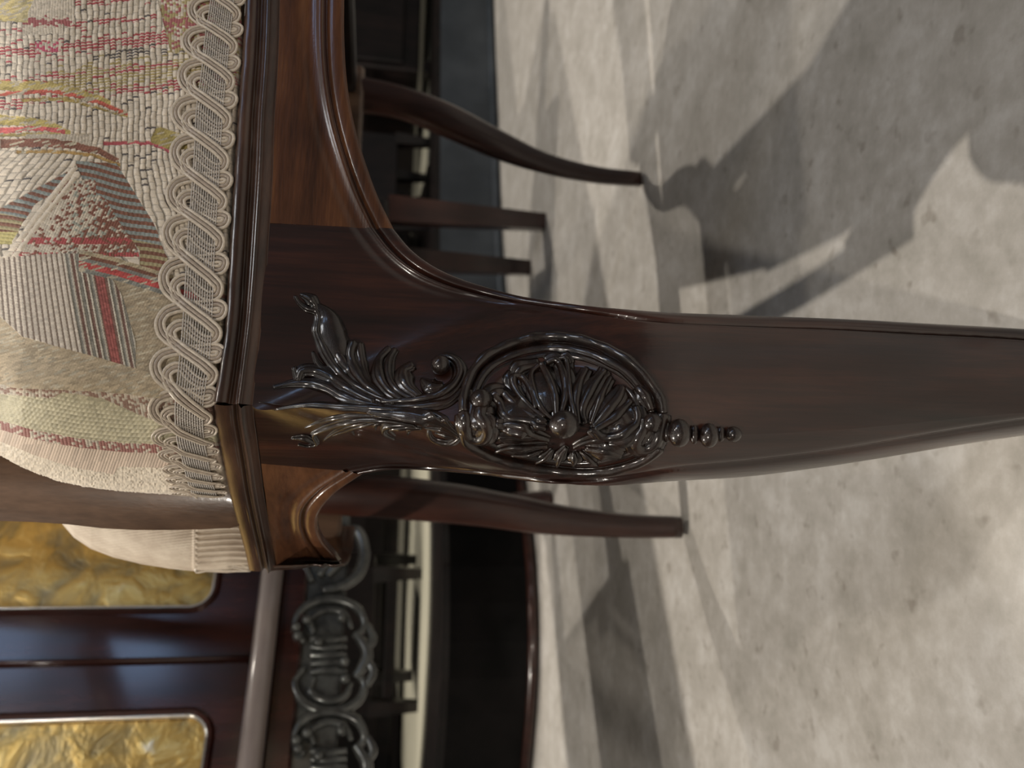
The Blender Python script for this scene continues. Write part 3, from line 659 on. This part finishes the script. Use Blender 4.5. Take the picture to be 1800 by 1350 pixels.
# -- gimp braid
tab = np.array([(-4, 362, 440, -205), (-3, 357, 437, -150), (-2, 350, 435, -95), (-1, 340, 434, -40), (0, 331, 431, 16), (1, 320, 426, 71), (2, 313, 421, 131), (3, 301, 416, 197), (4, 299, 411, 267), (5, 292, 408, 339), (6, 285, 404, 407), (7, 279, 401, 487),
                (8, 272, 399, 567), (9, 263, 395, 641), (10, 260, 382, 712), (11, 265, 383, 764), (12, 276, 387, 795), (13, 284, 391, 820), (14, 290, 394, 838), (15, 296, 398, 852), (16, 300, 401, 862), (17, 306, 404, 868)], float)
def bmap(k, a):
    q = hermite(tab[:, 0], tab[:, 1:], np.clip(k, -4, 17)); x = q[:, 0]+(q[:, 1]-q[:, 0])*a
    # braid leans: right-hand edge runs lower down the rail
    return x, q[:, 2]
def braid_pt(k, a, h, wav=0):
    x, y = bmap(k, a)
    G0 = P(x, y, pad_depth(x, y)); e = .6
    gx = P(x+e, y, pad_depth(x+e, y))-G0; gy = P(x, y+e, pad_depth(x, y+e))-G0
    n = np.cross(gx, gy); n /= np.linalg.norm(n, axis=1, keepdims=True); n *= np.sign((n*(CAM-G0)).sum(1, keepdims=True))
    return G0+n*(h*.355/FPX)[:, None], n
# centre lines in px of one repeat (111 wide, 68 long)
PW, PL = 112., 68.
S1 = [(30, -20), (16, -14), (8, 0), (12, 16), (24, 28), (45, 40), (70, 50), (92, 60), (103, 57), (106, 46), (98, 42), (88, 43), (60, 45)]
S2 = [(50, 6), (38, 5), (27, 15), (30, 28), (45, 43), (66, 58), (88, 74), (99, 86), (96, 95), (84, 98), (70, 92), (56, 80)]
def bundle(base, k0, k1, dy):
    pts = []
    for k in range(k0, k1):
        for (x, y) in base: pts.append((x, y+k*PL))
    return spline(pts, (k1-k0)*64)
gimp = MB()
def cord(mb, q, off, layer, r0):
    t = np.gradient(q, axis=0); t /= np.linalg.norm(t, axis=1, keepdims=True); nr = np.stack([-t[:, 1], t[:, 0]], 1)
    for _ in range(2): nr = np.concatenate([nr[:1], (nr[:-2]+nr[1:-1]*2+nr[2:])/4, nr[-1:]])
    p = q+nr*off; a = p[:, 0]/PW; k = p[:, 1]/PL
    diag = sm(35, 50, q[:, 0])*sm(112, 90, q[:, 0]); going = (t[:, 0] > 0)
    h = np.where(going, layer*2.2*diag+3, 3+0*a)
    for _ in range(6): h = np.concatenate([h[:1], (h[:-2]+h[1:-1]*2+h[2:])/4, h[-1:]])
    P3, N3 = braid_pt(k, a, h+3.2)
    x0, y0 = bmap(k-.25, a); x1, y1 = bmap(k+.25, a); sc = np.clip(np.abs(y1-y0)/(.5*PL), .55, 1)
    m = (k > -3.9) & (k < 16.6)
    i = np.where(m)[0]; i = i[:np.argmax(np.diff(i) > 1)+1] if (np.diff(i) > 1).any() else i
    mb.tube([Vector(v) for v in P3[i]], list((r0*sc*.355/FPX)[i]), 8, up=[Vector(v) for v in N3[i]])
thr = MB()
for j in range(12):
    a = .40+.40*j/11; k = np.arange(-3.8, 16.4, .02)
    kk = (k*PL) % 68; lat = np.exp(-((kk-45)/6.)**2)+np.exp(-((kk-23)/6.)**2)+np.exp(-(((kk-91))/6.)**2)
    wav = 2.4*np.sin(2*np.pi*k*PL/5.0+j*math.pi)*.5
    h = 9.4+wav
    P3, N3 = braid_pt(k, a+0*k, h)
    thr.tube([Vector(v) for v in P3], 1.25*.355/FPX, 4, up=[Vector(v) for v in N3])
trim = own(thr.build('gimp_braid', M_THR)); trim['label'] = 'cream and taupe scrolled gimp braid along the rail'
for (base, layer, mid) in ((S1, .3, 0), (S2, 3.4, 1)):
    q = bundle(base, -4, 17, 0)
    for off in (-6.1, 0, 6.1):
        mb = MB(); cord(mb, q, off, layer, 3.35)
        o = own(mb.build('cord', M_CORD if off != 0 else M_CORD2), trim); o.matrix_parent_inverse = Matrix.Identity(4)

# -- arm post, rear side of seat, rear legs, far legs, back
def px_slab(name, outline, depth, thick, mat, parent=chair, bev=4, push=None):
    """board whose outline is given in photo px at its own depth, with real thickness"""
    o = spline(outline+[outline[0]], 90)[:-1]; c = o.mean(0); rings = []
    for ins, dd in ((bev, 0), (bev*.3, .0015*1.0), (0, .004), (0, thick-.004), (bev, thick)):
        v = c-o; L = np.linalg.norm(v, axis=1, keepdims=True); q = o+v/L*ins
        rings.append(P(q[:, 0], q[:, 1], (depth(q[:, 0], q[:, 1]) if callable(depth) else depth)+dd))
    n = len(o); V = np.concatenate(rings); Fc = [tuple(range(n-1, -1, -1)), tuple(range(4*n, 5*n))]
    for r in range(4): Fc += [(r*n+i, r*n+(i+1) % n, (r+1)*n+(i+1) % n, (r+1)*n+i) for i in range(n)]
    ob = mesh(name, V, Fc, mat, None, True)
    return own(ob, parent) if parent is chair else ob
own_post = grid_mesh('arm_post', np.stack([P(np.full(9, x), np.linspace(y0, y1, 9), .425+.004*np.linspace(-1, 1, 9)**2) for x, y0, y1 in
   [(-420, 850, 1010), (-300, 820, 960), (-160, 790, 925), (-60, 780, 914), (0, 785, 916), (60, 790, 918), (120, 795, 922), (180, 800, 929), (240, 805, 932), (300, 810, 932), (350, 815, 931), (385, 818, 929), (404, 822, 929), (420, 850, 925)]]), M_POST)
own(own_post); sol = own_post.modifiers.new('s', 'SOLIDIFY'); sol.thickness = .024; sol.offset = -1; sol2 = own_post.modifiers.new('b', 'BEVEL'); sol2.width = .002; sol2.segments = 2
# upholstery seen beyond the post, with the end of its braid
def rear_out(x): return np.interp(x, [100, 110, 130, 160, 200, 250, 300, 350, 400, 445], [905, 922, 945, 965, 980, 992, 1000, 1005, 1007, 1003])
xs2 = np.arange(60, 446, 2.0); v2 = np.linspace(0, 1, 80); X2, V2 = np.meshgrid(xs2, v2, indexing='ij'); Y2 = 870+V2*(rear_out(X2)-870)
D2 = .455+.035*V2+.03*(1-np.sqrt(np.clip(1-np.clip((V2-.55)/.45, 0, 1)**2, 0, 1)))-.012*np.exp(-((X2-300)/110)**2)
D2 += .0007*np.sin((Y2+.12*X2)*1.3)*(X2 < 350)
D2 += np.where(X2 > 345, .0018*np.sin(Y2*.62+np.sin(X2*.05)), 0)*1.0 - np.where((X2 > 338), .003, 0)
G = P(X2, Y2, D2); G = np.concatenate([G, (G[:, -1]+F*.02)[:, None], (G[:, -1]+F*.1)[:, None]], 1)
rp_ = own(grid_mesh('seat_pad', G, [M_CLOTH2])); rp_['label'] = 'pale seat cloth beyond the arm post'
mb = MB()
for i in range(7):
    y = 932+i*10.5; q = np.array([(440, y+8+i), (410, y+2), (372, y-1), (346, y+3), (344, y+9), (372, y+6), (410, y+9), (440, y+14)])
    q[:, 1] = np.minimum(q[:, 1], 1003)
    s = spline(q, 40); dd = .462+.035*np.clip((s[:, 1]-870)/135, 0, 1)
    mb.tube([Vector(v) for v in P(s[:, 0], s[:, 1], dd)], 2.8*.46/FPX, 7)
own(mb.build('braid_end', M_CORD))

def px_leg(name, top, bot, d0, d1, mat, parent=None, sq=.75, nseg=40):
    """tapering leg between two measured edges, depth d0 (upper end) to d1 (foot)"""
    a = spline(top, nseg); b = spline(bot, nseg); t = np.linspace(0, 1, nseg)
    dd = d0+(d1-d0)*t; A_ = P(a[:, 0], a[:, 1], dd); B_ = P(b[:, 0], b[:, 1], dd); c = (A_+B_)/2; half = (A_-B_)/2
    r = np.linalg.norm(half, axis=1, keepdims=True); s = half/r; fwd = np.tile([F[0], F[1], 0], (nseg, 1)); fwd = fwd/np.linalg.norm(fwd, axis=1, keepdims=True)
    n = 16; G = []
    for k in range(n+1):
        an = 2*math.pi*k/n; ca_, sa_ = math.cos(an), math.sin(an); e = .6
        G.append(c+s*(np.sign(ca_)*abs(ca_)**e*r)+fwd*(np.sign(sa_)*abs(sa_)**e*r*sq*1.1))
    G = np.stack(G, 1)
    G = np.concatenate([c[:1][:, None].repeat(n+1, 1), G, c[-1:][:, None].repeat(n+1, 1)], 0)
    G[:, -1] = G[:, 0]; G[:, :, 2] = np.maximum(G[:, :, 2], .0005)
    o = grid_mesh(name, G, mat)
    return own(o, parent) if parent is not None else o
px_leg('rear_leg', [(470, 838), (600, 835), (700, 838), (800, 850), (900, 869), (1000, 890), (1100, 903), (1195, 908)],
       [(470, 898), (600, 905), (700, 912), (850, 925), (950, 938), (1050, 943), (1120, 945), (1195, 945)], .80, .866, M_DARK, chair)
px_leg('rear_leg', [(430, 95), (540, 118), (600, 132), (700, 152), (780, 180), (870, 226), (960, 270), (1050, 294), (1125, 303)],
       [(430, 160), (540, 180), (600, 191), (700, 207), (800, 247), (870, 277), (960, 305), (1050, 322), (1125, 328)], .97, 1.055, M_DARK, chair)
def box_part(name, c, s, rz, mat, parent, bevel=.004, smooth=False):
    o = MB().box(c, s, rz, bevel).build(name, mat, None, smooth)
    o.parent = parent; o.location = (0, 0, 0)
    return o
# rear part of the side rail & rear rail, deck, far front leg, back, arms (chair-local coordinates: world minus (0,.6,0))
def between(name, p, q, h, z, th, mat, parent=chair, bevel=.004):
    p = np.array(p); q = np.array(q); c = (p+q)/2; L = np.linalg.norm(q-p); az = math.atan2(q[1]-p[1], q[0]-p[0])
    o = MB().box((c[0], c[1], z), (L, th, h), az, bevel).build(name, mat, None, False)
    return own(o, parent) if parent is chair else o
rl = P(500, 870, .81); rr = P(500, 150, .98)
zb = P(600, 900, .80)[2]
between('rear_rail', rl[:2]+np.array([-.055, .0]), rr[:2]+np.array([.03, 0]), .055, zb+.0275, .024, M_POST)
deck = MB(); prism(deck, [(x, y) for x, y in [(-.005, .395), (.19, .445), (.47, .50), (.50, .70), (.34, .97), (-.12, .84), (-.125, .62), (-.085, .475)]], .402, .46)
own(deck.build('seat_deck', M_BLACK, None, False))
fr = np.array([.47, .485])
between('front_rail', (.24, .437), fr, .05, .385, .026, M_RAIL); between('side_rail', fr, rr[:2], .03, .405, .026, M_BLACK)
mb = MB(); mb.tube([(.47, .49, .40), (.485, .475, .30), (.482, .48, .18), (.475, .49, .06), (.483, .475, .012), (.484, .472, .0)], [.032, .032, .022, .014, .017, .016], 14); own(mb.build('front_leg', M_LEG))
mb = MB()
mb.tube([tuple(rl), (rl[0]-.01, rl[1]+.03, .62), (rl[0]-.02, rl[1]+.09, .98)], [.022, .018, .016], 10); own(mb.build('back_post', M_DARK))
mb = MB(); mb.tube([tuple(rr), (rr[0]+.01, rr[1]+.03, .62), (rr[0]+.02, rr[1]+.09, .98)], [.022, .018, .016], 10); own(mb.build('back_post', M_DARK))
mb = MB(); c = (rl+rr)/2; mb.box((c[0], c[1]+.06, .76), (.40, .05, .42), math.atan2(rr[1]-rl[1], rr[0]-rl[0]), .02); own(mb.build('backrest', M_CLOTH2))
ap = P(-420, 930, .425)
mb = MB(); mb.tube([(ap[0], ap[1]-.02, ap[2]), (ap[0]-.02, ap[1]+.1, ap[2]+.03), (rl[0]-.02, rl[1]+.02, ap[2]+.06)], [.02, .022, .018], 10); own(mb.build('armrest', M_DARK))
mb = MB(); mb.tube([(.49, .56, .42), (.50, .55, .55), (.50, .56, ap[2]), (.48, .68, ap[2]+.03), (rr[0]+.02, rr[1]+.02, ap[2]+.06)], [.02, .015, .018, .02, .018], 10); own(mb.build('armrest', M_DARK))

# ---------------------------------------------------------------- mirrored cabinet on the left
p1 = P(480, 995, 1.02); p2 = P(440, 1350, .88)
caz = math.atan2(p1[1]-p2[1], p1[0]-p2[0]); cu = np.array([math.cos(caz), math.sin(caz), 0]); cn = np.array([-math.sin(caz), math.cos(caz), 0])  # cn points away from camera
cab = empty('mirrored_cabinet', (p1[0], p1[1], 0), caz)
tag(cab, 'dark cabinet with rounded gold antiqued mirror doors and carved scroll apron', 'cabinet')
def cab_uv(x, y):
    """photo px -> (u, z) on the cabinet front plane, local"""
    d = plane_depth(x, y, p1[:2], caz); w = P(x, y, d); return float((w-p1)@cu), float(w[2])
def cbox(name, u0, u1, z0, z1, y0, y1, mat, parent=cab, bevel=.003):
    return box_part(name, ((u0+u1)/2, (y0+y1)/2, (z0+z1)/2), (u1-u0, y1-y0, z1-z0), 0, mat, parent, bevel)
zs_t = cab_uv(440, 1175)[1]; zs_b = cab_uv(482, 1175)[1]; za_t = cab_uv(520, 1175)[1]; za_b = cab_uv(650, 1175)[1]
UR = .30; UL = -1.15
M_MAH = wood('red_mahogany', (.010, .003, .003), (.028, .008, .006), (.055, .016, .011), (1, 1, .1), 30, .25, .7, .1, .13)
cbox('cabinet_body', UL, UR, za_t-.0, 1.05, .026, .36, M_MAH)
M_LEDGE = wood('pale_ledge', (.16, .13, .12), (.26, .215, .20), (.34, .29, .27), (.1, 1, 1), 30, .4, .4, .1)  # paler tone than the red mahogany around it
mb = MB(); mb.tube([(UL-.01, -.012, (zs_t+zs_b)/2), (UR+.01, -.012, (zs_t+zs_b)/2)], (zs_t-zs_b)/2, 14); o = mb.build('ledge_moulding', M_LEDGE, cab)
cbox('lower_rail', UL, UR, za_t-.004, zs_b+.002, -.0, .026, M_MAH)
# doors: frame with rounded opening, mirror pane and bevelled rim
def door(uL, uR, uo0, uo1, zo0, ztop, rad, mirror_mat):
    root = MB(); W_ = 24
    def ring(ins, y):
        pts = []
        for cx, cz, a0 in ((uo1-rad, zo0+rad, -90), (uo1-rad, ztop-.12, 0), (uo0+rad, ztop-.12, 90), (uo0+rad, zo0+rad, 180)):
            for k in range(9):
                a = math.radians(a0+90*k/8); pts.append((cx+(rad-ins)*math.cos(a), y, cz+(rad-ins)*math.sin(a)))
        return pts
    inner = ring(0, .002); outer = []
    for (x, y, z) in inner:
        cx, cz = (uo0+uo1)/2, (zo0+ztop-.12)/2
        # push to the rectangular door edge
        dx = x-cx; dz = z-cz; hx = ((uR-cx) if dx > 0 else (cx-uL)); hz = ((ztop-cz) if dz > 0 else (cz-(zs_t+.002)))
        k = min(hx/max(abs(dx), 1e-6), hz/max(abs(dz), 1e-6)); outer.append((cx+dx*k, .002, cz+dz*k))
    n = len(inner); V = outer+inner+ring(.004, -.003)+ring(.010, .001)+ring(.013, .012); Fc = []
    for r in range(4): Fc += [(r*n+i, r*n+(i+1) % n, (r+1)*n+(i+1) % n, (r+1)*n+i) for i in range(n)]
    V += [(x, .028, z) for x, _, z in outer]; Fc += [(i, 5*n+i, 5*n+(i+1) % n, (i+1) % n) for i in range(n)]
    d = mesh('door', V, Fc, M_MAH, cab, False)
    rr_ = ring(.011, .0105); g = mesh('mirror_pane', rr_, [tuple(range(len(rr_)))], mirror_mat, d, False)
    rim = MB(); rim.tube([Vector(p) for p in ring(.009, .004)+[ring(.009, .004)[0]]], .0045, 8, flat=.7); rim.build('mirror_rim', M_RIM, d)
    return d
M_RIM = simple('bevelled_glass_rim', (.62, .60, .56), .18, .6)
def mirror_mat():
    m, nt, b = newmat('gilded_antique_mirror'); L = nt.links.new; tc = nd(nt, 'ShaderNodeTexCoord')
    n = nd(nt, 'ShaderNodeTexNoise', Scale=22.0, Detail=4.0, Roughness=.6, Distortion=.5); L(tc.outputs['Object'], n.inputs['Vector'])
    r = ramp(nt, [(.25, (.17, .15, .10)), (.42, (.36, .25, .09)), (.55, (.56, .35, .09)), (.66, (.66, .48, .18)), (.80, (.85, .85, .80))]); L(n.outputs[0], r.inputs[0]); L(r.outputs[0], b.inputs['Base Color'])
    b.inputs['Metallic'].default_value = .55; b.inputs['Roughness'].default_value = .3
    bu = nd(nt, 'ShaderNodeBump', Strength=.35, Distance=.01); L(n.outputs[0], bu.inputs['Height']); L(bu.outputs[0], b.inputs['Normal']); return m
M_MIR = mirror_mat()
uA1 = UR-.04; uA0 = cab_uv(200, 1080)[0]; zA0 = cab_uv(393, 1000)[1]
uB1 = cab_uv(200, 1246)[0]; zB0 = cab_uv(377, 1300)[1]; uMid = cab_uv(200, 1163)[0]
door(uMid+.001, UR-.002, uA0, uA1, zA0, .98, .035, M_MIR)
door(UL+.3, uMid-.001, UL+.36, uB1, zB0, .98, .035, M_MIR)
# astragal between the doors, small joint lines
mb = MB(); mb.tube([(uMid, -.002, zs_t), (uMid, -.002, .98)], .0045, 8, flat=.8); mb.build('door_bead', M_MAH, cab)
# carved pewter-dark apron
M_PEW = plain_noise('silvered_dark_carving', (.05, .051, .049), (.12, .125, .118), 40, .26, Metallic=.45, Coat_Weight=.5)
cbox('apron_board', UL, UR, za_b+.035, za_t-.001, .008, .024, M_PEW)
zc = (za_t+za_b)/2; hz = (za_t-za_b)/2
def apron_stroke(mb, pts, w):
    s = spline([cab_uv(*p) for p in pts], 40); mb.tube([Vector((u, .004, z)) for u, z in s], [w*(.6+.4*math.sin(math.pi*i/39)) for i in range(40)], 8)
def scroll_unit(yc):
    mb = MB(); Y = lambda d: yc+d
    for sg in (1, -1):
        apron_stroke(mb, [(535, Y(22*sg)), (517, Y(45*sg)), (528, Y(78*sg)), (560, Y(97*sg)), (600, Y(96*sg)), (632, Y(78*sg)), (640, Y(50*sg)), (622, Y(30*sg))], .0065)
        apron_stroke(mb, [(552, Y(40*sg)), (545, Y(62*sg)), (572, Y(80*sg)), (606, Y(72*sg)), (618, Y(48*sg))], .005)
        apron_stroke(mb, [(640, Y(5*sg)), (655, Y(28*sg)), (645, Y(55*sg))], .006)
    for k in range(5):
        apron_stroke(mb, [(545, Y(-30+15*k)), (575, Y(-26+13*k)), (610, Y(-30+15*k))], .0055)
    apron_stroke(mb, [(625, Y(-40)), (645, Y(0)), (625, Y(40))], .008)
    o = mb.build('carved_scroll', M_PEW, cab)
    for x, y in ((521, Y(-45)), (524, Y(-30)), (540, Y(-58)), (600, Y(-62)), (605, Y(15)), (560, Y(-18)), (606, Y(45))):
        u, z = cab_uv(x, y); b2 = MB(); b2.ball((u, -.006, z), .0065, None, n=10, m=7); b2.build('carved_pearl', M_PEW, o)
scroll_unit(1150)
def leaf_unit(yc, sg=1):
    mb = MB(); Y = lambda d: yc+d*sg
    apron_stroke(mb, [(548, Y(60)), (532, Y(25)), (545, Y(-20)), (570, Y(-45)), (600, Y(-40))], .006)
    apron_stroke(mb, [(560, Y(50)), (590, Y(10)), (625, Y(-30)), (640, Y(10)), (628, Y(50)), (590, Y(72)), (565, Y(75))], .009)
    apron_stroke(mb, [(575, Y(50)), (600, Y(20)), (615, Y(0))], .008)
    mb.build('carved_leaf', M_PEW, cab)
leaf_unit(960); scroll_unit(1348)
for (u, v) in ((UL+.03, .02), (UR-.03, .02), (UL+.03, .34), (UR-.03, .34)):
    mb = MB(); mb.tube([(u, v, za_b+.05), (u, v-.01, .22), (u, v, .10), (u, v-.012, .012), (u, v-.012, 0)], [.03, .024, .016, .02, .018], 12); mb.build('cabinet_leg', M_MAH, cab)

# ---------------------------------------------------------------- other furniture on and before the plinth
def place_far(o, x, y, d): pass
# straight-legged side chair at the right
sc_ = empty('side_chair', (.45, 1.9, 0)); tag(sc_, 'small dark side chair with straight tapered legs, seen under the front rail', 'chair')
fl_ = onz(960, 388, 0.0)
def taper_leg(mb, x, y, z0, z1, w0, w1, dx=0, dy=0):
    V = []
    for z, w, ox, oy in ((z0, w0, dx, dy), (z1, w1, 0, 0)):
        V += [(x+ox-w, y+oy-w, z), (x+ox+w, y+oy-w, z), (x+ox+w, y+oy+w, z), (x+ox-w, y+oy+w, z)]
    mb.add(V, [(3, 2, 1, 0), (4, 5, 6, 7)]+[(i, (i+1) % 4, 4+(i+1) % 4, 4+i) for i in range(4)])
bx, by = fl_[0]-.45, fl_[1]-1.9
for (ox, oy) in ((0, 0), (-.42, 0), (-.08, .15), (-.38, .15)):
    mb = MB(); taper_leg(mb, bx+ox, by+oy+.02, 0, .34, .017, .028); mb.build('leg', M_DARK, sc_, False)
mb = MB(); mb.box((bx-.21, by+.08, .375), (.46, .20, .07), 0.0, .008); mb.build('seat_rail', M_BLACK, sc_, False)
mb = MB(); mb.box((bx-.21, by+.08, .43), (.45, .19, .05), 0.0, .02); mb.build('seat', M_CLOTH2, sc_)
mb = MB(); mb.box((bx-.21, by+.17, .68), (.42, .03, .5), 0.0, .008); mb.build('backrest', M_DARK, sc_, False)

def table_on_plinth(name, x, y, w, dpt, rz, ztop, zap, legw, mat, label, cat, stretch=None, zb=.2045, group=None):
    t = empty(name, (x, y, zb), rz); tag(t, label, cat, group)
    for i in (-1, 1):
        for j in (-1, 1):
            mb = MB(); taper_leg(mb, i*(w/2-legw), j*(dpt/2-legw), 0, zap-zb+.01, legw*.6, legw); mb.build('leg', mat, t, False)
    MB().box((0, 0, (zap+ztop)/2-zb), (w-.01, dpt-.01, ztop-zap), 0, .004).build('apron', mat, t, False)
    MB().box((0, 0, ztop-zb+.012), (w+.03, dpt+.03, .026), 0, .006).build('table_top', mat, t, False)
    if stretch is not None:
        for z in stretch:
            for j in (-1, 1):
                MB().box((0, j*(dpt/2-legw), z-zb), (w-.04, .02, .03), 0, .003).build('stretcher', mat, t, False)
    return t
table_on_plinth('console_table', -.73, 2.28, .40, .34, .1, .80, .33, .022, M_BLACK, 'black console table on the black platform, behind the carved cabinet apron', 'table', (.285,))
def chest(name, x, y, w, d, h, rz, mat, label, zb=.2045):
    t = empty(name, (x, y, zb), rz); tag(t, label, 'chest')
    MB().box((0, 0, h/2+.02), (w, d, h-.04), 0, .006).build('chest_body', mat, t, False); MB().box((0, 0, h), (w+.03, d+.03, .03), 0, .006).build('chest_top', mat, t, False)
    for i in (-1, 1):
        for k in range(3): MB().box((i*w/4, -d/2-.006, .11+(h-.12)/3*(k+.4)), (w/2-.04, .016, (h-.12)/3-.02), 0, .004).build('drawer_front', mat, t, False)
        for j in (-1, 1): MB().box((i*(w/2-.04), j*(d/2-.04), .011), (.05, .05, .022), 0, .004).build('foot', mat, t, False)
chest('low_chest', 1.66, 3.18, 1.3, .45, .8, .30, M_BLACK, 'black chest of drawers at the right end of the slate platform')
chest('low_chest', .25, 3.05, .9, .4, .8, .35, M_BLACK, 'black chest of drawers in the middle of the platform, behind the bench')
chest('low_chest', -1.05, 3.1, 1.3, .4, .8, .1, M_BLACK, 'black chest of drawers on the black platform behind the console table')
table_on_plinth('bench', .62, 2.68, .34, .3, .2, .62, .31, .02, M_BLACK, 'dark wooden bench on the platform, half hidden by the rear chair leg', 'bench')
table_on_plinth('tall_stand', -2.3, 3.3, .7, .5, .2, 1.1, .30, .03, M_DARK, 'brown tall stand at the far left of the black platform', 'stand')
